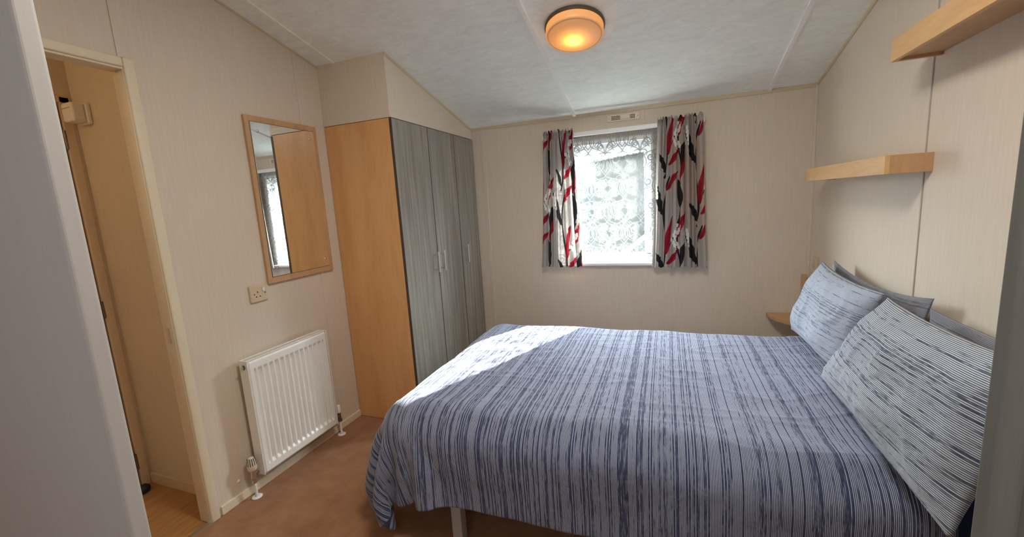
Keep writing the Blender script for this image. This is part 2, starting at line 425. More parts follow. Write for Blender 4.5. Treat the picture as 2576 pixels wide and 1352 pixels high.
# ceiling joint strips, coving
def along(bm, x, y0, y1, wd_, th):     # strip under the sloping ceiling
    prism(bm, [(y0, zc(y0)+.001), (y1, zc(y1)+.001), (y1, zc(y1)-th), (y0, zc(y0)-th)], 0, x-wd_/2, x+wd_/2)
bm = BM()
for y0, y1 in ((RY, D),):
    along(bm, 1.345, y0, y1, 0.022, 0.012)
o = struct('trim_3', bm, MAT['white_strip'], 'white ceiling strip passing beside the lamp')
bm = BM(); along(bm, 2.602, RY, D, 0.022, 0.012); struct('trim_4', bm, MAT['white_strip'], 'white ceiling strip near the bed-head wall')
bm = BM(); along(bm, 0.127, RY, 1.67, 0.022, 0.005); struct('trim_5', bm, MAT['ceiling'], 'ceiling strip along the left wall')
bm = BM(); prism(bm, [(0.0, ZC+.002), (W, ZC+.002), (W, ZC-.022), (0, ZC-.022)], 1, D-.006, D+.001); struct('trim_6', bm, MAT['coving'], 'beige coving strip above the window wall')
bm = BM(); prism(bm, [(RY, zc(RY)), (D, zc(D)), (D, zc(D)-.018), (RY, zc(RY)-.018)], 0, W-.006, W+.001); struct('trim_7', bm, MAT['coving'], 'beige coving strip above the bed-head wall')
bm = BM(); prism(bm, [(RY, zc(RY)), (1.672, zc(1.672)), (1.672, zc(1.672)-.012), (RY, zc(RY)-.012)], 0, -.001, .005); struct('trim_8', bm, MAT['coving'], 'beige coving strip above the left wall')
# wall joint strips
bm = BM(); bbox(bm, 0.570, 0.600, D-.005, D+.001, 0.02, ZC-.02, .002); struct('trim_9', bm, MAT['strip'], 'wall strip beside the wardrobe on the window wall')
bm = BM(); bbox(bm, 1.824, 1.841, D-.003, D+.001, 0.02, 0.875, .001); bbox(bm, 1.824, 1.841, D-.003, D+.001, 1.885, ZC-.02, .001); struct('trim_10', bm, MAT['strip'], 'wall strip in line with the right side of the window')
bm = BM(); bbox(bm, -.001, .004, 1.493, 1.516, 0.05, zc(1.5)-.01, .002); struct('trim_11', bm, MAT['strip'], 'wall strip behind the mirror and radiator')
bm = BM(); bbox(bm, -.001, .005, 0.646, 0.668, DH+.03, zc(.66)-.01, .002); struct('trim_12', bm, MAT['strip'], 'wall strip above the corner of the hall doorway')
bm = BM(); bbox(bm, W-.003, W+.001, 1.5235, 1.5305, 0.3, zc(1.527)-.015, .001); struct('trim_13', bm, new_mat('joint_grey', (0.40, 0.36, 0.31), 0.6), 'thin grey panel joint on the bed-head wall')
bm = BM(); bbox(bm, W-.014, W+.001, D-.012, D+.001, 0.02, ZC-.01, .004); struct('trim_14', bm, MAT['strip'], 'corner bead between window wall and bed-head wall')
# skirtings
bm = BM(); bbox(bm, -.001, .010, JY+.04, 1.672, 0, 0.045, .003); struct('baseboard_left', bm, MAT['cream'])
bm = BM(); bbox(bm, 0.497, W, D-.012, D+.001, 0, 0.045, .003); struct('baseboard_window', bm, MAT['cream'])
bm = BM(); bbox(bm, W-.012, W+.001, YN, D, 0, 0.045, .003); struct('baseboard_right', bm, MAT['cream'])
bm = BM(); bbox(bm, -0.65, -0.062, 0.775, 0.786, -.002, 0.055, .002); struct('baseboard_hall', bm, MAT['cream_hall'])
# hall doorway trim: rounded cream casing, jamb lining
bm = BM()
def casing(bm, y0, y1, z0, z1):
    bbox(bm, -.002, .014, y0, y1, z0, z1, .006, 3)
casing(bm, JY-.012, JY+.028, 0, DH+.030); 
bbox(bm, -.066, .004, JY-.014, JY+.001, 0, DH, .003)
o = struct('trim_15', bm, MAT['cream'], 'cream door casing on the right side of the hall doorway', True)
bm2 = BM(); bbox(bm2, -.040, -.020, JY-.0165, JY-.012, 0.872, 0.940, .001); sp = obj('strike_plate', bm2, MAT['steel'], o); sp['label'] = 'steel strike plate'
bm = BM(); casing(bm, -0.06, JY-.013, DH-.006, DH+.030); bbox(bm, -.066, .004, -.05, JY-.012, DH-.014, DH+.001, .003)
struct('trim_16', bm, MAT['cream'], 'cream casing across the top of the hall doorway', True)

# hall door (closed leaf in the corridor side wall) with hinges
bm = BM(); bbox(bm, -0.690, -0.655, -0.02, 0.728, 0.012, 1.955, .002)
hd = struct('door_1', bm, MAT['cream_hall'], 'cream door of the hall cupboard seen through the doorway')
for z in (0.15, 0.98, 1.80):
    bm = BM(); tube(bm, (-0.650, 0.733, z-.042), (-0.650, 0.733, z+.042), 0.0065, seg=10)
    tube(bm, (-0.650, 0.733, z-.046), (-0.650, 0.733, z-.042), .004, seg=8)
    bbox(bm, -0.657, -0.6525, 0.715, 0.750, z-.04, z+.04, .001)
    obj('hinge', bm, MAT['dark_metal'], hd)
bm = BM(); bbox(bm, -0.70, -0.645, 0.735, 0.773, 0, 1.995, .003); bbox(bm, -0.70, -0.645, -0.02, 0.773, 1.966, 1.999, .003)
struct('trim_17', bm, MAT['cream_hall'], 'cream frame around the hall cupboard door')

# white boxed alarm on the hall wall
t = thing('smoke_alarm', 'white square alarm box high on the hall wall', 'alarm', (-0.595, 0.785, 1.91))
bm = BM(); bbox(bm, -0.605, -0.515, 0.765, 0.786, 1.862, 1.956, .008, 3); obj('back_plate', bm, MAT['white_plastic'], t)
bm = BM(); bbox(bm, -0.600, -0.520, 0.715, 0.766, 1.868, 1.952, .010, 3)
bd = obj('housing', bm, MAT['white_plastic'], t)
bm = BM()
for k in range(5): box(bm, -0.588+.013*k, -0.581+.013*k, 0.7143, 0.716, 1.925, 1.928)
obj('sound_slots', bm, MAT['dark_metal'], t)
# small black lump on the hall floor
bm = BM(); bmesh.ops.create_uvsphere(bm, u_segments=20, v_segments=12, radius=1)
for v in bm.verts:
    k = 1 + .18*noise.noise(v.co*2.1)
    v.co = Vector((-0.585+v.co.x*.028*k, 0.700+v.co.y*.038*k, 0.021+max(-.021, v.co.z*.026*k)))
tag(obj('door_stop', bm, MAT['black'], smooth=True), 'small black rubber door stop on the laminate by the cream hall door', 'door stop')

# ------------------------------------------------------------------ wardrobe and the boxing above it
wd, yw, zw = 0.497, 1.672, 1.9125
bm = BM()
prism(bm, [(yw, zw+.002), (D, zw+.002), (D, zc(D)), (yw, zc(yw))], 0, 0, wd-.008)
struct('wall_boxing', bm, MAT['wall'], 'sloping panel boxed in above the wardrobe')
bm = BM(); bbox(bm, 0.004, wd-.006, yw-.004, yw+.002, zw+.002, zw+.045, .0015); bbox(bm, wd-.009, wd-.004, yw-.003, D-.02, zw+.002, zw+.045, .0015)
struct('trim_18', bm, MAT['strip'], 'narrow wall strip along the top of the wardrobe')
bm = BM(); prism(bm, [(yw, zc(yw)), (D, zc(D)), (D, zc(D)-.018), (yw, zc(yw)-.018)], 0, wd-.010, wd-.004); struct('trim_19', bm, MAT['coving'], 'beige coving above the boxed panel')
t = thing('wardrobe', 'built-in wardrobe with orange maple side and three grey wood-effect doors', 'wardrobe', (wd/2, yw+.5, 0))
bm = BM(); bbox(bm, 0.003, wd-.020, yw, yw+.018, 0.002, zw, .001); o = obj('side_panel', bm, MAT['maple'], t); o['label'] = 'orange maple side panel'
bm = BM(); box(bm, 0.003, wd-.022, D-.022, D-.004, 0.002, zw); box(bm, 0.003, wd-.022, yw+.018, D-.022, zw-.018, zw); box(bm, 0.003, .010, yw+.018, D-.022, .002, zw-.018); box(bm, .01, wd-.022, yw+.018, D-.022, .06, .078)
obj('carcass', bm, MAT['door_edge_brown'], t)
bm = BM(); box(bm, wd-.05, wd-.035, yw+.018, D-.022, 0.002, .06); obj('plinth', bm, MAT['door_edge_brown'], t)
edges = [yw, 2.0552, 2.4196, D-.006]
hy = [2.0552-.045, 2.0552+.035, 2.4196+.048]
for i in range(3):
    y0, y1 = edges[i]+(.003 if i else 0), edges[i+1]-.003
    bm = BM(); bbox(bm, wd-.018, wd, y0, y1, 0.065, zw-.003, .0012)
    d = obj('door', bm, [MAT['grey_wood'], MAT['door_edge_brown']], t)
    for p in d.data.polygons:
        if abs(p.normal.y) > .9 or abs(p.normal.z) > .9: p.material_index = 1
    y = hy[i]
    bm = BM(); tube(bm, (wd+.032, y, 0.945), (wd+.032, y, 1.085), .0058, seg=14)
    for z in (0.965, 1.065): tube(bm, (wd-.001, y, z), (wd+.032, y, z), .0045, seg=10)
    h = obj('handle', bm, MAT['steel'], d); smooth_angle(h); h['label'] = 'steel bar handle'

# ------------------------------------------------------------------ mirror
my0, my1, mz0, mz1 = 1.127, 1.585, 1.035, 1.900
t = thing('wall_mirror', 'tall mirror in a maple frame on the wall above the radiator', 'mirror', (0, (my0+my1)/2, mz0))
bm = BM(); bbox(bm, 0.0, 0.018, my0, my1, mz0, mz1, .004, 3); obj('frame', bm, MAT['maple_frame'], t)
iy0, iy1, iz0, iz1 = 1.152, 1.556, 1.070, 1.868
bm = BM(); bbox(bm, 0.0175, 0.0185, iy0-.003, iy1+.003, iz0-.003, iz1+.003, .0003); obj('mirror_edge', bm, MAT['dark_metal'], t)
bm = BM(); bbox(bm, 0.018, 0.022, iy0, iy1, iz0, iz1, .001); g = obj('mirror_glass', bm, MAT['mirror'], t)
for (y, z) in ((iy0+.035, iz1-.045), (iy1-.032, iz1-.045), (iy0+.035, iz0+.045), (iy1-.032, iz0+.045)):
    bm = BM(); lathe(bm, [(.0075, 0), (.0075, .0015), (.005, .004), (0, .0048)], (.0218, y, z), (1, 0, 0), 16)
    obj('screw_cap', bm, MAT['chrome'], t, smooth=True)

# ------------------------------------------------------------------ socket
sy0, sy1, sz0, sz1 = 1.016, 1.112, 0.958, 1.044
t = thing('power_socket', 'cream single power socket with switch below the mirror', 'socket', (0, 1.064, 1.0))
bm = BM(); bbox(bm, 0, .013, sy0, sy1, sz0, sz1, .004, 3); obj('faceplate', bm, MAT['socket'], t)
bm = BM()
def hole(y, z, a, b): box(bm, .0125, .0134, y-a/2, y+a/2, z-b/2, z+b/2)
hole(1.057, 1.008, .0045, .009); hole(1.047, .985, .007, .005); hole(1.068, .985, .007, .005)
obj('socket_holes', bm, MAT['hole'], t)
bm = BM(); bbox(bm, .0125, .0185, 1.084, 1.096, 1.008, 1.029, .002, 2); r_ = obj('switch_rocker', bm, MAT['white_plastic'], t)
for y in (1.037, 1.098):
    bm = BM(); lathe(bm, [(.0042, 0), (.0042, .001), (0, .0014)], (.0128, y, .999), (1, 0, 0), 12); obj('screw', bm, MAT['dark_metal'], t)

# ------------------------------------------------------------------ radiator
ry0, ry1, rz0, rz1 = 0.886, 1.390, 0.102, 0.702
t = thing('radiator', 'white panel radiator with vertical ribs on the wall below the mirror', 'radiator', (0.06, 1.14, 0))
RB, RF = 0.034, 0.092
# front panel with pressed ribs
ys = np.linspace(ry0+.006, ry1-.006, 481); nr = 14
zs_ = np.concatenate([[rz0], np.linspace(rz0+.012, rz0+.075, 16), np.linspace(rz0+.085, rz1-.070, 12), np.linspace(rz1-.06, rz1-.012, 14), [rz1]])
P = np.zeros((len(ys), len(zs_), 3))
u_ = (ys-(ry0+.030))/(ry1-ry0-.060)
prof = np.where((u_ > 0) & (u_ < 1), 0.5-0.5*np.cos(2*PI*u_*nr), 0)
prof = np.clip((prof-0.50)/0.42, 0, 1); prof = prof*prof*(3-2*prof)
ez = np.clip((zs_-(rz0+.045))/.018, 0, 1)*np.clip((rz1-.045-zs_)/.018, 0, 1)
edge = np.minimum(np.clip((zs_-rz0)/.010, 0, 1), np.clip((rz1-zs_)/.010, 0, 1))
for i, y in enumerate(ys):
    P[i, :, 0] = RF-.012 + .009*edge - .0115*(1-prof[i])*ez*(1.0 if 0 < u_[i] < 1 else 0) 
    P[i, :, 1] = y; P[i, :, 2] = zs_
ey = np.minimum(np.clip((ys-ry0-.006)/.006, 0, 1), np.clip((ry1-.006-ys)/.006, 0, 1))
P[:, :, 0] -= (1-ey[:, None])*.008
fp = grid_obj('front_panel', P, MAT['rad'], t)
sm = fp.modifiers.new('solid', 'SOLIDIFY'); sm.thickness = .0015
bm = BM(); bbox(bm, RB, RB+.012, ry0+.004, ry1-.004, rz0, rz1-.002, .003); obj('back_panel', bm, MAT['rad'], t)
for y0, y1 in ((ry0, ry0+.0035), (ry1-.0035, ry1)):
    bm = BM(); bbox(bm, RB-.002, RF-.004, y0, y1, rz0+.002, rz1+.002, .0012); obj('end_panel', bm, MAT['rad'], t)
bm = BM()
bbox(bm, RB, RB+.008, ry0+.003, ry1-.003, rz1-.001, rz1+.003, .001); bbox(bm, RF-.016, RF-.006, ry0+.003, ry1-.003, rz1-.001, rz1+.003, .001)
nb = 52
for k in range(nb+1):
    y = ry0+.005+(ry1-ry0-.010)*k/nb
    box(bm, RB+.006, RF-.014, y-.0022, y+.0022, rz1-.002, rz1+.002)
obj('top_grille', bm, MAT['rad'], t)
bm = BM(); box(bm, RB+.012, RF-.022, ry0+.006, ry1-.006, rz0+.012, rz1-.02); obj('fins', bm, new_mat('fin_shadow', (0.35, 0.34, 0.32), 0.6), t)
bm = BM(); lathe(bm, [(.012, .0), (.012, .003), (0.010, .0035)], (0.062, ry0+.0005, 0.672), (0, -1, 0), 20); obj('plug_recess', bm, MAT['dark_metal'], t)
bm = BM(); lathe(bm, [(.008, .0), (.008, .005), (.0045, .006), (.0045, .012), (0, .0125)], (0.062, ry0-.003, 0.672), (0, -1, 0), 6); obj('bleed_valve', bm, MAT['chrome'], t)
# thermostatic valve at the left
vx, vy = 0.052, 0.852
bm = BM(); tube(bm, (vx, vy, 0.105), (vx, vy, 0.150), .012); tube(bm, (vx, vy, 0.098), (vx, vy, 0.108), .015, seg=6); tube(bm, (vx, vy, 0.080), (vx, vy, 0.098), .0115, seg=14)
tube(bm, (vx, vy, 0.128), (vx, ry0+.004, 0.128), .0095); tube(bm, (vx, vy+.014, 0.128), (vx, vy+.024, 0.128), .0145, seg=6)
vb = obj('valve_body', bm, MAT['chrome'], t); smooth_angle(vb, 35)
bm = BM(); lathe(bm, [(0, 0), (.016, 0), (.0205, .006), (.0225, .022), (.0215, .040), (.0185, .058), (.012, .068), (.006, .071), (0, .0715)], (vx, vy, 0.148), (0, 0, 1), 36)
vh = obj('thermostat_head', bm, MAT['ivory'], vb, smooth=True)
bm = BM()
for k in range(14):
    a = 2*PI*k/14; c, s = math.cos(a), math.sin(a)
    vs = []
    for rr, h in ((.0222, .030), (.0208, .047), (.0186, .061), (.0145, .067)):
        for dx in (-.0016, .0016): vs.append(bm.verts.new((vx+(rr+.0005)*c-dx*s, vy+(rr+.0005)*s+dx*c, .148+h)))
    for q in range(3): bm.faces.new((vs[2*q], vs[2*q+1], vs[2*q+3], vs[2*q+2]))
obj('head_slots', bm, MAT['hole'], vb)
bm = BM(); tube(bm, (vx, vy, 0.0), (vx, vy, 0.085), .0068); o = obj('pipe', bm, MAT['rad'], t, smooth=False); smooth_angle(o)
bm = BM(); lathe(bm, [(.0075, .0), (.024, .0), (.025, .003), (.021, .006), (.0085, .008)], (vx, vy, 0), (0, 0, 1), 28); o = obj('pipe_collar', bm, MAT['rad'], t, smooth=True)
# lockshield at the right
lx, ly = 0.052, 1.440
bm = BM(); tube(bm, (lx, ly, 0.105), (lx, ly, 0.150), .010); tube(bm, (lx, ly, 0.128), (lx, ry1-.004, 0.128), .0085); tube(bm, (lx, ly, .092), (lx, ly, .107), .0135, seg=6); tube(bm, (lx, ly-.026, .128), (lx, ly-.016, .128), .013, seg=6)
lb = obj('valve_body', bm, MAT['dark_metal'], t); smooth_angle(lb, 35)
bm = BM(); lathe(bm, [(0, 0), (.0125, 0), (.0130, .004), (.0115, .045), (.009, .049), (0, .050)], (lx, ly, .148), (0, 0, 1), 20); obj('lockshield_cap', bm, MAT['rad'], lb, smooth=True)
bm = BM(); tube(bm, (lx, ly, 0.0), (lx, ly, 0.095), .0068); o = obj('pipe', bm, MAT['rad'], t); smooth_angle(o)
bm = BM(); lathe(bm, [(.0075, .0), (.024, .0), (.025, .003), (.021, .006), (.0085, .008)], (lx, ly, 0), (0, 0, 1), 28); obj('pipe_collar', bm, MAT['rad'], t, smooth=True)
# brackets to the wall
for y in (ry0+.10, ry1-.10):
    bm = BM(); box(bm, 0.0, RB+.002, y-.02, y+.02, rz0+.06, rz1-.06); obj('wall_bracket', bm, MAT['rad'], t)
# pipe clip cap on wall
bm = BM(); lathe(bm, [(0, .004), (.007, .003), (.009, 0)], (0, 0.809, 0.106), (1, 0, 0), 16)
tag(obj('screw_cover', bm, MAT['white_plastic'], smooth=True), 'tiny round screw cover low on the wall beside the radiator valve', 'screw cover')

# ------------------------------------------------------------------ ceiling lamp
LX, LY = 1.555, 1.785
nrm = Vector((0, -SL, -1)).normalized()
lo = Vector((LX, LY, zc(LY)))
t = thing('ceiling_lamp', 'round frosted ceiling lamp glowing amber, with dark base ring', 'lamp', lo)
bm = BM(); lathe(bm, [(0, -.002), (.147, -.002), (.149, .004), (.149, .014), (.146, .018), (.02, .018)], lo, nrm, 72); o = obj('base_ring', bm, MAT['lamp_base'], t); smooth_angle(o, 30)
m = bpy.data.materials.new('frosted_diffuser'); m.use_nodes = True; b = N(m)
pb = b.b; pb.inputs['Base Color'].default_value = (0.95, 0.86, 0.74, 1); pb.inputs['Roughness'].default_value = 0.45
tl = b.add('ShaderNodeBsdfTranslucent'); tl.inputs[0].default_value = (0.98, 0.70, 0.36, 1)
df = b.add('ShaderNodeBsdfDiffuse'); df.inputs[0].default_value = (0.82, 0.64, 0.42, 1)
gl = b.add('ShaderNodeBsdfGlossy'); gl.inputs['Roughness'].default_value = 0.35
mx = b.add('ShaderNodeMixShader'); mx.inputs[0].default_value = 0.5
mx2 = b.add('ShaderNodeMixShader'); mx2.inputs[0].default_value = 0.05
b.link(df.outputs[0], mx.inputs[1]); b.link(tl.outputs[0], mx.inputs[2])
b.link(mx.outputs[0], mx2.inputs[1]); b.link(gl.outputs[0], mx2.inputs[2])
b.link(mx2.outputs[0], b.t.nodes['Material Output'].inputs[0])
bm = BM(); lathe(bm, [(.143, .016), (.1435, .048), (.140, .055), (.133, .058), (.131, .056), (.127, .058), (.10, .063), (.06, .067), (.03, .0685), (0, .069)], lo, nrm, 72)
df_o = obj('diffuser', bm, m, t, smooth=True)
bl = bpy.data.lights.new('bulb', 'POINT'); bl.energy = 0.15; bl.color = (1.0, 0.50, 0.14); bl.shadow_soft_size = 0.014
bo = bpy.data.objects.new('bulb', bl); COL.objects.link(bo)
bo.location = lo + nrm*0.034 + Vector((-0.01, 0.02, 0)); bo.parent = t; bo.matrix_parent_inverse = parent_world(t).inverted()
# hall lamp light (the hall's own ceiling light, round the corner)
hl = bpy.data.lights.new('hall_light', 'POINT'); hl.energy = 0.72; hl.color = (1.0, 0.66, 0.34); hl.shadow_soft_size = 0.05
ho = bpy.data.objects.new('hall_light', hl); COL.objects.link(ho); ho.location = (-0.52, -0.35, 2.12)

# ------------------------------------------------------------------ shelves on the bed-head wall
SDp = 0.1385
def shelf(y0, y1, z0, z1, label):
    t = thing('wall_shelf', label, 'shelf', (W, (y0+y1)/2, z0), 'box shelves on the bed-head wall')
    bm = BM(); bbox(bm, W-SDp, W-SDp+.016, y0, y1, z0, z1, .001); obj('front_board', bm, MAT['maple_pale'], t)
    for a, b_ in ((y0, y0+.016), (y1-.016, y1)):
        bm = BM(); bbox(bm, W-SDp+.016, W, a, b_, z0, z1, .001); obj('end_board', bm, MAT['maple_frame'], t)
    bm = BM(); bbox(bm, W-SDp+.015, W, y0+.015, y1-.015, z0+.010, z1-.002, .001); obj('top_board', bm, MAT['maple_frame'], t)
    return t
shelf(1.476, 2.391, 1.402, 1.469, 'maple box shelf lower on the wall, next to the window corner')
shelf(0.575, 1.491, 1.789, 1.8625, 'maple box shelf higher on the wall, cut off by the photo edge')

# corner bedside shelf
bm = BM(); pts = [(W-.001, D-.013)]
R = 0.238
for k in range(25):
    a = PI + (PI/2)*k/24
    pts.append((W-.001+R*math.cos(a)*1.0, D-.013+R*1.15*math.sin(a)))
prism(bm, pts, 2, 0.512, 0.533)
tag(obj('corner_shelf', bm, MAT['maple_frame']), 'rounded maple corner shelf between window wall and far pillow', 'shelf')
# light switch
t = thing('light_switch', 'narrow cream switch on the bed-head wall above the far pillow corner', 'switch', (W, 2.612, .90))
bm = BM(); bbox(bm, W-.016, W, 2.585, 2.640, 0.855, 0.935, .004, 3); obj('faceplate', bm, MAT['socket'], t)
bm = BM(); bbox(bm, W-.021, W-.015, 2.600, 2.625, 0.875, 0.915, .002, 2); obj('switch_rocker', bm, MAT['socket'], t)
bm = BM(); bbox(bm, W-.042, W-.016, D-.030, D-.001, 0.534, 0.80, .002)
tag(obj('wooden_batten', bm, MAT['maple_frame']), 'short wooden batten standing in the corner behind the far pillow', 'batten')

# ------------------------------------------------------------------ window
bm = BM()
FY0, FY1 = D-.012, D+.085
def fr(x0, x1, z0, z1, y0=FY0, y1=FY1, r=.004): bbox(bm, x0, x1, y0, y1, z0, z1, r, 2)
GX0, GX1, GZ0, GZ1 = 1.235, 1.832, 0.955, 1.700
fr(WX0, WX1, WZ0-.012, 0.925); fr(WX0, WX1, 1.772, WZ1+.012)          # outer frame
fr(WX0, WX0+.02, 0.92, 1.78); fr(WX1-.02, WX1, 0.92, 1.78)
fr(WX0+.02, WX1-.02, .925, GZ0, D+.035, D+.085); fr(WX0+.02, WX1-.02, 1.735, 1.772, D+.02, D+.085); fr(WX0+.02, WX1-.02, GZ1, 1.735, D+.040, D+.085)
fr(WX0+.02, GX0, .94, 1.76, D+.035, D+.085); fr(GX1, WX1-.02, .94, 1.76, D+.035, D+.085)
win = struct('window_1', bm, MAT['upvc'])
bm = BM(); box(bm, GX0-.004, GX1+.004, D+.062, D+.066, GZ0-.004, GZ1+.004); gpane = obj('window_pane', bm, MAT['glass'], win)
bm = BM(); bbox(bm, WX0-.03, WX1+.02, D-.045, D+.002, 0.868, 0.890, .005, 3); obj('window_sill', bm, MAT['upvc'], win)
# curtain rail
t = thing('curtain_rail', 'white curtain rail across the top of the window', 'curtain rail', (1.65, D, 1.86))
bm = BM(); bbox(bm, 1.10, 2.225, D-.060, D-.040, 1.836, 1.866, .005, 3); obj('rail', bm, MAT['upvc'], t)
for x in (1.12, 1.49, 1.80, 2.205):
    bm = BM(); bbox(bm, x-.010, x+.010, D-.042, D+.001, 1.850, 1.872, .003, 2); obj('bracket', bm, MAT['white_plastic'], t)

# ---- lace pattern (drawn as polylines, sampled on the net's own vertices)
HX, VY = 0.1225, 0.34
def spiral(cx, cz, r0, turns, a0, sgn):
    t_ = np.linspace(0, 1, 40); a = a0+sgn*2*PI*turns*t_; r = r0*(1-.78*t_)
    return np.stack([cx+r*np.cos(a), cz+r*np.sin(a)], 1)
def bez(*p):
    p = np.array(p, float); t_ = np.linspace(0, 1, 26)[:, None]
    if len(p) == 3: return (1-t_)**2*p[0]+2*t_*(1-t_)*p[1]+t_**2*p[2]
    return (1-t_)**3*p[0]+3*t_*(1-t_)**2*p[1]+3*t_**2*(1-t_)*p[2]+t_**3*p[3]
half = []          # strokes (polyline, radius) for the right half of one motif, axis at x=0, z down from 0
def st(pl, r=.0022): half.append((np.asarray(pl), r))
# teardrop with inner leaf
st(bez((0, .055), (.012, .035), (.050, .010), (.040, -.035)), .0032); st(bez((.040, -.035), (.034, -.062), (.010, -.070), (0, -.098)), .0026)
st(bez((0, .035), (.010, .020), (.030, .0), (.024, -.032)), .0020); st(bez((.024, -.032), (.018, -.055), (.004, -.058), (0, -.072)), .0020)
st(bez((.012, -.040), (.018, -.020), (.012, .005), (0, .02)), .0020)
# stem sweeping out to the neighbouring axis
st(bez((0, -.098), (.02, -.13), (HX*.95, -.10), (HX*.92, -.19)), .0026); st(bez((HX*.92, -.19), (HX*.90, -.25), (.012, -.24), (.0, -.285)), .0024)
# crescent spiral
for rr, w_ in ((.036, .0034), (.028, .0030)): st(spiral(.052, -.158, rr, 1.15, 1.9, 1), w_)
st(spiral(.052, -.156, .016, .8, 1.0, 1), .003)
# feather scrolls
for k, (dx, dz, L) in enumerate(((.030, -.215, .062), (.044, -.205, .052), (.018, -.225, .066))):
    st(bez((.004, dz-.055), (dx*.3, dz+.02), (dx+.018, dz+.022), (dx+.030, dz-.012)), .0028)
    st(bez((dx+.030, dz-.012), (dx+.030, dz-.026), (dx+.014, dz-.026), (dx+.014, dz-.014)), .0022)
# small tendrils
st(spiral(.088, -.060, .018, .9, -1.2, 1), .0024); st(spiral(.080, -.025, .015, .9, .6, -1), .0024); st(spiral(.098, .020, .020, .9, -1.0, -1), .0026)
st(bez((.060, -.085), (.085, -.06), (.06, -.03), (.088, .0)), .0022); st(bez((.088, 0), (.10, .02), (.115, .03), (HX, .055)), .0022)
st(bez((.0, -.28), (.02, -.26), (.052, -.275), (.046, -.305)), .0024); st(bez((.046, -.305), (.038, -.322), (.02, -.312), (.024, -.298)), .0022)

def lace_mask(X, Z, ztop):
    """X,Z flat arrays in metres -> 0..1 mask"""
    M = np.zeros(X.shape)
    segs = []
    xs0, xs1 = X.min(), X.max(); zs0, zs1 = Z.min(), Z.max()
    cx0 = 1.564
    for i in range(-5, 6):
        for j in range(-1, 6):
            ox = cx0 + i*HX; oz = ztop-.165 - j*VY
            if i % 2: oz -= VY/2 - .0
            for pl, r in half:
                for s in (1, -1):
                    q = pl*np.array([s, 1])+np.array([ox, oz])
                    if q[:, 0].max() < xs0 or q[:, 0].min() > xs1 or q[:, 1].max() < zs0+.07 or q[:, 1].min() > zs1-.05: continue
                    segs.append((q, r))
    # scalloped shells along the hem
    for i in range(-8, 9):
        ox = cx0 + i*HX; oz = zs0+.004
        for a in np.linspace(.35, PI-.35, 9):
            segs.append((np.array([(ox+.006*math.cos(a), oz+.006), (ox+.062*math.cos(a), oz+.012+.085*math.sin(a))]), .0017))
        t_ = np.linspace(0, PI, 30); segs.append((np.stack([ox+.061*np.cos(t_), oz+.012-.012*np.sin(t_)], 1), .003))
    dx = X[1, 0]-X[0, 0]; dz = Z[0, 1]-Z[0, 0]
    for q, r in segs:
        n_ = max(2, int(np.sum(np.linalg.norm(np.diff(q, axis=0), axis=1))/.0012))
        tt = np.linspace(0, len(q)-1, n_)
        px = np.interp(tt, np.arange(len(q)), q[:, 0]); pz = np.interp(tt, np.arange(len(q)), q[:, 1])
        i0 = np.round((px-xs0)/dx).astype(int); j0 = np.round((pz-zs0)/dz).astype(int)
        k = int(r/min(dx, dz))+2
        for a in range(-k, k+1):
            for b_ in range(-k, k+1):
                I = i0+a; J = j0+b_; ok = (I >= 0) & (I < X.shape[0]) & (J >= 0) & (J < X.shape[1])
                if not ok.any(): continue
                I, J = I[ok], J[ok]
                d = np.hypot(X[I, J]-px[ok], Z[I, J]-pz[ok])
                np.maximum.at(M, (I, J), np.clip((r+.0008-d)/.0012, 0, 1))
    return M
NX, NZ = 400, 500
xa = np.linspace(1.16, 1.955, NX); za = np.linspace(0.925, 1.835, NZ)
X, Z = np.meshgrid(xa, za, indexing='ij')
mask = lace_mask(X, Z, 1.80)
# gathered denser heading
mask = np.maximum(mask, np.clip((Z-1.795)/.01, 0, 1)*(.55+.35*np.sin(X*420)*np.sin(Z*90)))
hem = 0.936 - .010*np.abs(np.sin((X-1.564)*PI/HX))
Y = D-.022 + .005*np.sin(X*52)+.003*np.sin(X*121+1) 
Zs = np.where(Z < .95, Z, Z)
P = np.stack([X, Y, Zs], -1)
net = grid_obj('net_curtain', P, MAT['lace'], attr=('lace', np.clip(mask, 0, 1)))
tag(net, 'white scroll-patterned lace net curtain hanging over the window', 'net curtain')

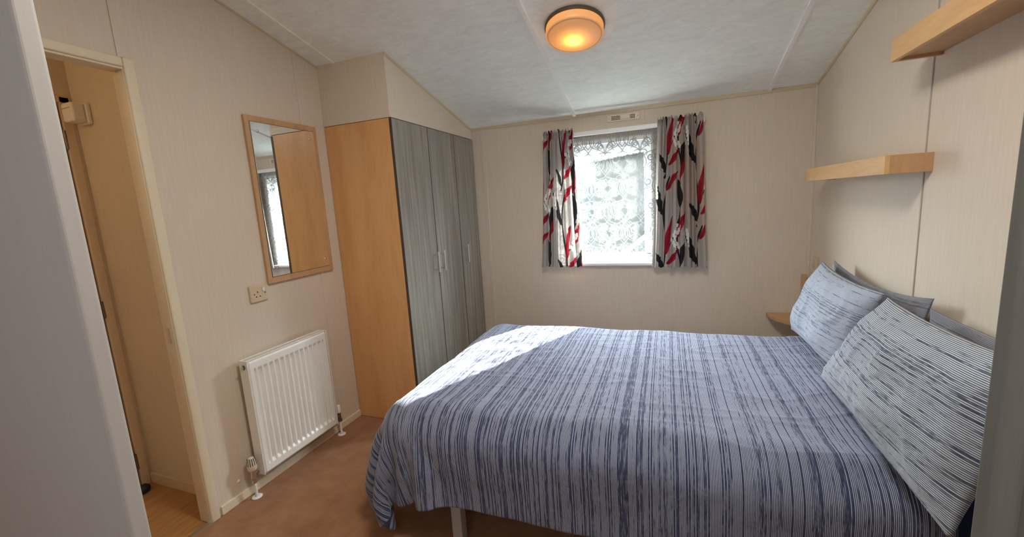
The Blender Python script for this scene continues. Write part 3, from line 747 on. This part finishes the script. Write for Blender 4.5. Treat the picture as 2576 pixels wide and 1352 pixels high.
# ---- printed curtains
GREY = np.array((0.40, 0.37, 0.345)); RED = np.array((0.31, 0.022, 0.034)); RED2 = np.array((0.17, 0.010, 0.022))
BLK = np.array((0.026, 0.024, 0.026)); WHT = np.array((0.74, 0.72, 0.68)); BEIGE = np.array((0.42, 0.35, 0.295))
def print_cloth(U, V, seed):
    """U,V (n,m) metres -> rgb; a repeat of curved stems, long leaves and white berry sprigs"""
    U = U/1.5; V = V/1.5
    C = np.tile(GREY, U.shape+(1,)).astype(float)
    nz = (np.sin(U*9.1+seed)+np.sin(V*7.3+U*4+seed*2))
    C = np.where((nz > .9)[..., None], BEIGE, C)
    TU, TV = 0.27, 0.46
    def leaf(u0, v0, ang, L, wd_, col, bend=0.0, rib=None):
        ca, sa = math.cos(ang), math.sin(ang)
        a = (U-u0)*ca+(V-v0)*sa; b_ = -(U-u0)*sa+(V-v0)*ca
        s = a/L; b2 = b_-bend*L*np.sin(np.clip(s, 0, 1)*PI)
        hw = wd_*np.clip(np.sin(np.clip(s, 0, 1)**.85*PI), 0, 1)**.8
        ins = (s > 0) & (s < 1) & (np.abs(b2) < hw)
        C[ins] = col
        if rib is not None:
            r = ins & (np.abs(b2) < .0022); C[r] = rib
            r = ins & (b2 > hw*.35) & (b2 < hw*.5); C[r] = rib
    def stem(pts, r):
        pts = np.array(pts)
        t_ = np.linspace(0, 1, 60)[:, None]
        q = (1-t_)**3*pts[0]+3*t_*(1-t_)**2*pts[1]+3*t_**2*(1-t_)*pts[2]+t_**3*pts[3]
        um, uM = q[:, 0].min()-.01, q[:, 0].max()+.01; vm, vM = q[:, 1].min()-.01, q[:, 1].max()+.01
        sel = (U > um) & (U < uM) & (V > vm) & (V < vM)
        if not sel.any(): return
        uu, vv = U[sel], V[sel]
        d = np.full(uu.shape, 9.0)
        for k in range(59):
            ax, az = q[k]; bx, bz = q[k+1]-q[k]
            tt = np.clip(((uu-ax)*bx+(vv-az)*bz)/(bx*bx+bz*bz+1e-12), 0, 1)
            d = np.minimum(d, np.hypot(uu-ax-tt*bx, vv-az-tt*bz))
        cc = C[sel]; cc[d < r] = BLK; C[sel] = cc
    def berries(u0, v0, ang):
        for k in range(9):
            s = .010+.009*k; side = .011*(1 if k % 2 else -1)
            pu = u0+math.cos(ang)*s-math.sin(ang)*side; pv = v0+math.sin(ang)*s+math.cos(ang)*side
            C[np.hypot(U-pu, (V-pv)*.85) < .0085] = WHT
    for i in range(-2, 6):
        for j in range(-2, 4):
            ou = i*TU + seed*.07; ov = j*TV + (TV/2 if i % 2 else 0) + seed*.13
            stem([(ou, ov), (ou+.07, ov+.14), (ou-.06, ov+.28), (ou+.04, ov+.46)], .0050)
            stem([(ou+.025, ov+.12), (ou+.06, ov+.15), (ou+.10, ov+.18), (ou+.135, ov+.29)], .0036)
            stem([(ou-.0, ov+.31), (ou-.04, ov+.33), (ou-.07, ov+.36), (ou-.09, ov+.45)], .0034)
            stem([(ou+.135, ov+.0), (ou+.15, ov+.06), (ou+.11, ov+.10), (ou+.12, ov+.20)], .0040)
            stem([(ou+.135, ov+.20), (ou+.11, ov+.27), (ou+.16, ov+.36), (ou+.135, ov+.46)], .0040)
            leaf(ou+.028, ov+.10, 1.30, .19, .022, RED, .05, RED2)
            leaf(ou+.030, ov+.055, .62, .12, .016, RED, -.05, RED2)
            leaf(ou-.005, ov+.285, 1.95, .15, .023, BLK, .07)
            leaf(ou+.005, ov+.02, 2.20, .11, .017, BLK, -.08)
            leaf(ou+.118, ov+.18, 1.05, .14, .018, RED, .06, RED2)
            leaf(ou+.137, ov+.31, 1.70, .14, .021, BLK, -.07)
            leaf(ou+.140, ov+.04, 1.25, .13, .019, BLK, .07)
            leaf(ou+.022, ov+.40, .70, .13, .017, RED, .05, RED2)
            leaf(ou+.130, ov+.44, 1.35, .15, .018, RED, -.06, RED2)
            berries(ou+.085, ov+.17, 1.0); berries(ou-.07, ov+.36, 1.8); berries(ou+.125, ov+.12, 2.2)
    return C
def curtain(name, xt0, xt1, xb0, xb1, z0, z1, folds, seed, label):
    nu, nv = 420, 400
    s = np.linspace(0, 1, nu)[:, None]; v = np.linspace(0, 1, nv)[None, :]
    rng = np.random.RandomState(seed)
    ph = 2*PI*folds*(s + .035*np.sin(2*PI*s*1.7+seed)+.02*np.sin(2*PI*s*3.1+2*seed))
    zz = z0+(z1-z0)*v + 0*s
    head = np.clip((zz-(z1-.075))/.03, 0, 1)
    wob = .35*np.sin(v*3+seed)
    A = .020*(.75+.25*np.sin(5*s+seed))*(1-.35*head)
    amp = A*np.sin(ph+wob) + .007*np.sin(2.3*ph+1.1+wob*2)*(1-v*.5)
    pinch = np.exp(-((zz-(z1-.030))/.010)**2)           # stitched gather line below the frill
    amp = amp*(1-.55*pinch)
    amp += head*.006*np.sin(3.1*ph+seed) + np.clip((zz-(z1-.026))/.012, 0, 1)*.012*np.sin(2.2*ph+2*seed)
    x0 = xb0+(xt0-xb0)*v**.8; x1 = xb1+(xt1-xb1)*v**.8
    x = x0+(x1-x0)*(s+.012*np.sin(2*ph+.5))
    zz = zz + np.where(v > .965, (.008*np.sin(1.7*ph+seed)+.004*np.sin(3.3*ph+1))*np.clip((v-.965)/.02, 0, 1), 0) - np.where(v < .02, .003*np.sin(ph), 0)
    y = D-.082 - amp
    P = np.stack([x+0*v, y, zz], -1)
    flatw = (xb1-xb0)*1.75
    U = s*flatw+0*v; V = (z1-z0)*v+0*s
    Cc = print_cloth(U, V, seed)
    o = grid_obj(name, P, MAT['curtain'], attr=('print', Cc))
    tag(o, label, 'curtain', 'leaf-print curtains at the window')
    return o
curtain('curtain', 1.118, 1.345, 1.058, 1.388, 0.868, 1.888, 6.2, 3, 'left leaf-print curtain, nearer the wardrobe, drawn open beside the net')
curtain('curtain', 1.928, 2.214, 1.884, 2.248, 0.862, 1.890, 6.4, 5, 'right leaf-print curtain, nearer the bed-head wall, drawn open beside the net')

# ------------------------------------------------------------------ vent
t = thing('air_vent', 'small cream air vent grille above the window', 'vent', (1.695, D, 1.94))
vx0, vx1, vz0, vz1 = 1.583, 1.809, 1.917, 1.965
bm = BM(); bbox(bm, vx0, vx1, D-.008, D, vz0, vz1, .003, 2); obj('vent_plate', bm, MAT['ivory'], t)
bm = BM()
for i in range(17):
    for j in range(3):
        x = vx0+.034+i*.0097; z = vz0+.013+j*.0102
        box(bm, x-.0031, x+.0031, D-.0086, D-.0075, z-.0037, z+.0037)
obj('vent_holes', bm, MAT['hole'], t)
bm = BM(); bbox(bm, vx0+.092, vx0+.160, D-.013, D-.007, vz0+.010, vz0+.038, .003, 2); obj('slider', bm, MAT['ivory'], t)
for x in (vx0+.013, vx1-.013):
    bm = BM(); lathe(bm, [(.0028, 0), (.002, .0012), (0, .0015)], (x, D-.008, (vz0+vz1)/2), (0, -1, 0), 10); obj('screw', bm, MAT['dark_metal'], t)

# ------------------------------------------------------------------ bed
BX0, BX1, BY0, BY1 = 0.86, W-.03, 0.87, 2.17
MT = 0.540
bed = thing('bed', 'double bed frame with grey legs and mattress, head against the right wall', 'bed', ((BX0+BX1)/2, (BY0+BY1)/2, 0))
bm = BM(); bbox(bm, BX0+.02, BX1-.01, BY0+.02, BY1-.02, 0.22, 0.30, .006, 2); obj('bed_base', bm, MAT['grey_metal'], bed)
def leg_at(x, y):
    bm = BM(); bbox(bm, x-.022, x+.022, y-.022, y+.022, 0.0, 0.225, .003, 2); return obj('leg', bm, MAT['grey_metal'], bed)
for x in (1.178, 2.60):
    for y in (0.868+.022, 2.12): leg_at(x, y)
bm = BM(); bbox(bm, BX0, BX1, BY0, BY1, 0.30, MT, .07, 5); o = obj('mattress', bm, MAT['navy'], bed, smooth=True); o['label'] = 'mattress under a dark sheet'

# duvet: a small cloth simulation, draped over the mattress
def drape():
    x0, x1 = 0.525, 2.70; y0, y1 = 0.560, 2.49
    c = np.array([(BX0+BX1)/2, (BY0+BY1)/2, 0.25]); RR = 0.115; loft = 0.030
    hb = np.array([(BX1-BX0)/2-RR+.02, (BY1-BY0)/2-RR, MT-0.25-RR+.006])
    S = slice
    def run(P, gx, gy, steps, its, g, bend):
        nx, ny = P.shape[:2]; hx, hy = gx[1]-gx[0], gy[1]-gy[0]; dg = math.hypot(hx, hy)
        Wt = np.ones((nx, ny, 1)); Wt[(gx > 2.60)[:, None] & ((gy > .95) & (gy < 2.1))[None, :]] = 0.0
        cons = []
        def pr(i0, i1, j0, j1, di, dj, si, sj, L, k):
            ia = np.arange(i0, i1, si); ja = np.arange(j0, j1, sj)
            if len(ia) and len(ja): cons.append((np.ix_(ia, ja), np.ix_(ia+di, ja+dj), L, k))
        for par in (0, 1):
            pr(par, nx-1, 0, ny, 1, 0, 2, 1, hx, 1.0)
            pr(0, nx, par, ny-1, 0, 1, 1, 2, hy, 1.0)
        for par in (0, 1):
            pr(par, nx-1, 0, ny-1, 1, 1, 2, 1, dg, .30)
            ia = np.arange(par, nx-1, 2); ja = np.arange(0, ny-1)
            cons.append((np.ix_(ia, ja+1), np.ix_(ia+1, ja), dg, .30))
        for par in range(4):
            ia = np.arange(nx-2); ia = ia[ia % 4 == par]; cons.append((np.ix_(ia, np.arange(ny)), np.ix_(ia+2, np.arange(ny)), hx*2, bend))
            ja = np.arange(ny-2); ja = ja[ja % 4 == par]; cons.append((np.ix_(np.arange(nx), ja), np.ix_(np.arange(nx), ja+2), hy*2, bend))
        ww = []
        for a, b_, L, k in cons:
            wa, wb = Wt[a], Wt[b_]; sm_ = wa+wb; ww.append((np.where(sm_ > 0, wa/(sm_+1e-9), 0), np.where(sm_ > 0, wb/(sm_+1e-9), 0)))
        def collide():
            q = P-c; aq = np.abs(q)-hb
            outv = np.maximum(aq, 0); dl = np.sqrt((outv*outv).sum(-1))
            sdf = dl + np.minimum(aq.max(-1), 0) - RR - loft
            ins = sdf < 0
            nm = np.where(dl[..., None] > 1e-6, outv*np.sign(q)/(dl[..., None]+1e-9), np.array([0, 0, 1.0]))
            P[...] += np.where(ins[..., None], -sdf[..., None]*nm, 0)
            P[..., 2] = np.maximum(P[..., 2], 0.02)
            return ins
        V = np.zeros_like(P); dt = 1/60
        for step in range(steps):
            V[..., 2] -= g*dt; V *= .96; V *= Wt
            Q = P.copy(); P += V*dt
            for it in range(its):
                for (a, b_, L, k), (wa, wb) in zip(cons, ww):
                    A = P[a]; B = P[b_]; d = B-A; l = np.sqrt((d*d).sum(-1, keepdims=True))+1e-9
                    cc = d*((l-L)/l*k); P[a] = A+cc*wa; P[b_] = B-cc*wb
                if it % 4 == 3: collide()
            ins = collide()
            V = (P-Q)/dt; V[ins] *= .5
            vm = np.sqrt((V*V).sum(-1, keepdims=True)); V *= np.minimum(1, 2.0/(vm+1e-9))
        return P
    nx, ny = 31, 29
    gx = np.linspace(x0, x1, nx); gy = np.linspace(y0, y1, ny)
    P = np.zeros((nx, ny, 3)); P[..., 0] = gx[:, None]; P[..., 1] = gy[None, :]
    P[..., 2] = 0.580 + .004*np.random.RandomState(4).randn(nx, ny)
    P = run(P, gx, gy, 150, 24, 6.0, .12)
    P = fine(P, 3); gx = np.linspace(x0, x1, P.shape[0]); gy = np.linspace(y0, y1, P.shape[1])
    P = run(P, gx, gy, 40, 22, 5.0, .10)
    return P, gx, gy
def upsample(A, k):
    n0 = A.shape[0]; t_ = np.linspace(0, n0-1, (n0-1)*k+1); i = np.clip(t_.astype(int), 0, n0-2); f = (t_-i)[:, None, None]
    im, ip = np.clip(i-1, 0, n0-1), np.clip(i+2, 0, n0-1)
    p0, p1, p2, p3 = A[im], A[i], A[i+1], A[ip]
    return .5*(2*p1+(p2-p0)*f+(2*p0-5*p1+4*p2-p3)*f*f+(3*p1-p0-3*p2+p3)*f**3)
def fine(A, k): return upsample(upsample(A, k).transpose(1, 0, 2), k).transpose(1, 0, 2)
P, gx, gy = drape()
UV = np.stack(np.broadcast_arrays(gx[:, None], gy[None, :]), -1).astype(float)
# refine on a finer grid and add loft, quilting waves and creases
Pf = fine(P, 3); UVf = fine(np.concatenate([UV, UV[..., :1]*0], -1), 3)[..., :2]
du = np.gradient(Pf, axis=0); dv = np.gradient(Pf, axis=1); nn = np.cross(du, dv); nn /= np.linalg.norm(nn, axis=-1, keepdims=True)+1e-9
U_, V_ = UVf[..., 0], UVf[..., 1]
def sn(u, v, s):   # smooth value noise through mathutils
    out = np.empty(u.shape); fu = u.ravel(); fv = v.ravel()
    out = np.array([noise.noise(Vector((a*s, b*s, 3.7))) for a, b in zip(fu, fv)]).reshape(u.shape)
    return out
low = sn(U_, V_, 3.2); mid = sn(U_*1.0+.3*low, V_*1.6, 8.0); cre = 1-np.abs(sn(U_*.45+V_*.9+.10*low, V_*2.2-U_*.5, 4.2))
topm = np.clip((Pf[..., 2]-.50)/.06, 0, 1); low2 = sn(U_*1.4, V_*.55, 5.0)
disp = .010*low + .003*mid + (.0028*np.clip(cre-.90, 0, 1)/.10)*topm + (1-topm)*(.010*low2+.004) + .034*np.clip((.46-Pf[..., 2])/.26, 0, 1)*np.clip((BX0+.02-Pf[..., 0])/.06, 0, 1)
Pf = Pf + nn*disp[..., None]
dv_o = grid_obj('duvet', Pf, MAT['duvet'], uv=UVf)
sm = dv_o.modifiers.new('solid', 'SOLIDIFY'); sm.thickness = .010; sm.offset = -1
tag(dv_o, 'navy and white pinstriped duvet draped over the bed, one corner hanging down', 'duvet')

# ------------------------------------------------------------------ pillows
def pillow(name, bl_, br, tl_, tr, thick, mat, label, seed, cat_group=None, pull=.05, flat=.30):
    """four corners (bottom left, bottom right, top left, top right seen from the room) -> closed cushion"""
    bl_, br, tl_, tr = (np.array(v, float) for v in (bl_, br, tl_, tr))
    n = 70
    a = np.linspace(-1, 1, n)[:, None]; b_ = np.linspace(-1, 1, n)[None, :]
    out = []
    n0 = np.cross(br-bl_, tl_-bl_); n0 /= np.linalg.norm(n0)
    if n0[0] > 0: n0 = -n0
    Lu = np.linalg.norm(br-bl_); Lv = np.linalg.norm(tl_-bl_)
    for side in (1, -1):
        s = (a+1)/2; t_ = (b_+1)/2
        # edges pull in between the corners
        ss = s + .030*np.sign(-a)*np.abs(a)**3*(1-b_**2); tt = t_ + pull*np.sign(-b_)*np.abs(b_)**3*(1-a**2)
        base = ((1-ss)*(1-tt))[..., None]*bl_ + (ss*(1-tt))[..., None]*br + ((1-ss)*tt)[..., None]*tl_ + (ss*tt)[..., None]*tr
        prof = np.clip((1-np.abs(a)**3.2)*(1-np.abs(b_)**2.6), 0, 1)**.62
        th = thick*prof*(1.0 if side == 1 else flat)
        U = s*Lu+0*t_; V = t_*Lv+0*s
        wr = np.array([noise.noise(Vector((u*5+seed, v*7+.8*u, seed))) for u, v in zip(U.ravel(), V.ravel())]).reshape(U.shape)
        wr2 = np.array([1-abs(noise.noise(Vector((u*6+v*5+seed*2, v*6-u*3, seed)))) for u, v in zip(U.ravel(), V.ravel())]).reshape(U.shape)
        dd = prof*(.020*wr + .006*np.clip(wr2-.8, 0, 1)/.2)
        p = base + (side*(th+dd))[..., None]*n0
        out.append((p, np.stack([V, U], -1)))
    Pm = np.concatenate([out[0][0], out[1][0][:, ::-1]], 1)          # front then back, joined along the top edge
    UVm = np.concatenate([out[0][1], out[1][1][:, ::-1]], 1)
    o = grid_obj(name, Pm, mat, uv=UVm)
    bm = bmesh.new(); bm.from_mesh(o.data); bmesh.ops.remove_doubles(bm, verts=bm.verts[:], dist=1e-4)
    bmesh.ops.recalc_face_normals(bm, faces=bm.faces[:]); bm.to_mesh(o.data); bm.free()
    for pl in o.data.polygons: pl.use_smooth = True
    tag(o, label, 'pillow', cat_group)
    return o
G_ = 'striped pillows at the bed head'
pillow('pillow', (2.630, 2.165, 0.595), (2.650, 1.460, 0.595), (2.735, 2.085, 0.990), (2.735, 1.420, 0.970), .085, MAT['pillow_a'], 'far pillow with fine grey-blue stripes, leaning by the corner shelf', 2, G_, .05, .15)
pillow('pillow', (2.575, 1.500, 0.600), (2.560, 0.620, 0.595), (2.690, 1.290, 0.985), (2.710, 0.600, 0.990), .090, MAT['pillow_b'], 'near pillow with bold navy stripes, leaning by the grey door', 9, G_, .05, .10)
pillow('pillow', (2.795, 2.125, 0.595), (2.795, 1.330, 0.595), (2.790, 2.100, 0.992), (2.812, 1.285, 0.985), .018, MAT['pillow_grey'], 'darker pillow standing behind the far pillow, only its top edge showing', 4, G_, .11, .3)
pillow('pillow', (2.795, 1.310, 0.595), (2.795, 0.560, 0.595), (2.805, 1.290, 0.950), (2.815, 0.500, 0.975), .018, MAT['pillow_grey'], 'darker pillow standing behind the near pillow, only its top edge showing', 6, G_, .04, .3)

# ------------------------------------------------------------------ outside, seen through the net
bm = BM(); box(bm, -14, 18, D+.3, 40, -0.86, -0.80); struct('ground', bm, MAT['ground'])
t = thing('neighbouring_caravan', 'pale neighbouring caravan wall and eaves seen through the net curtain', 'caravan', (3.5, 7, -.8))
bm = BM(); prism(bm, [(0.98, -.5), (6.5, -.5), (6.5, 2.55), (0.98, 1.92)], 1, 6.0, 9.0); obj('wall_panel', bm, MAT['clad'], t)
bm = BM(); prism(bm, [(0.86, 1.90), (6.6, 2.56), (6.6, 2.66), (0.86, 2.00)], 1, 5.86, 9.1); obj('roof_edge', bm, MAT['roof'], t)
bm = BM(); box(bm, .98, 6.5, 6.1, 8.9, -.8, -.5); obj('skirt', bm, MAT['clad2'], t)
bm = BM(); prism(bm, [(-4.5, -.8), (0.86, -.8), (0.86, 1.65), (-1.4, 2.0), (-4.5, 1.65)], 1, 10.0, 14.0)
tag(obj('neighbouring_caravan', bm, MAT['clad2']), 'blue-grey caravan end farther off, left behind the net curtain', 'caravan')
t = thing('step_handrail', 'sloping white step handrail outside, low right behind the net', 'handrail', (1.6, 5.2, -.8))
bm = BM(); tube(bm, (1.33, 5.2, .54), (2.15, 5.2, 1.18), .03); obj('rail', bm, MAT['upvc'], t)
for x, z in ((1.45, .63), (2.08, 1.12)):
    bm = BM(); tube(bm, (x, 5.2, -.8), (x, 5.2, z), .025); obj('post', bm, MAT['upvc'], t)
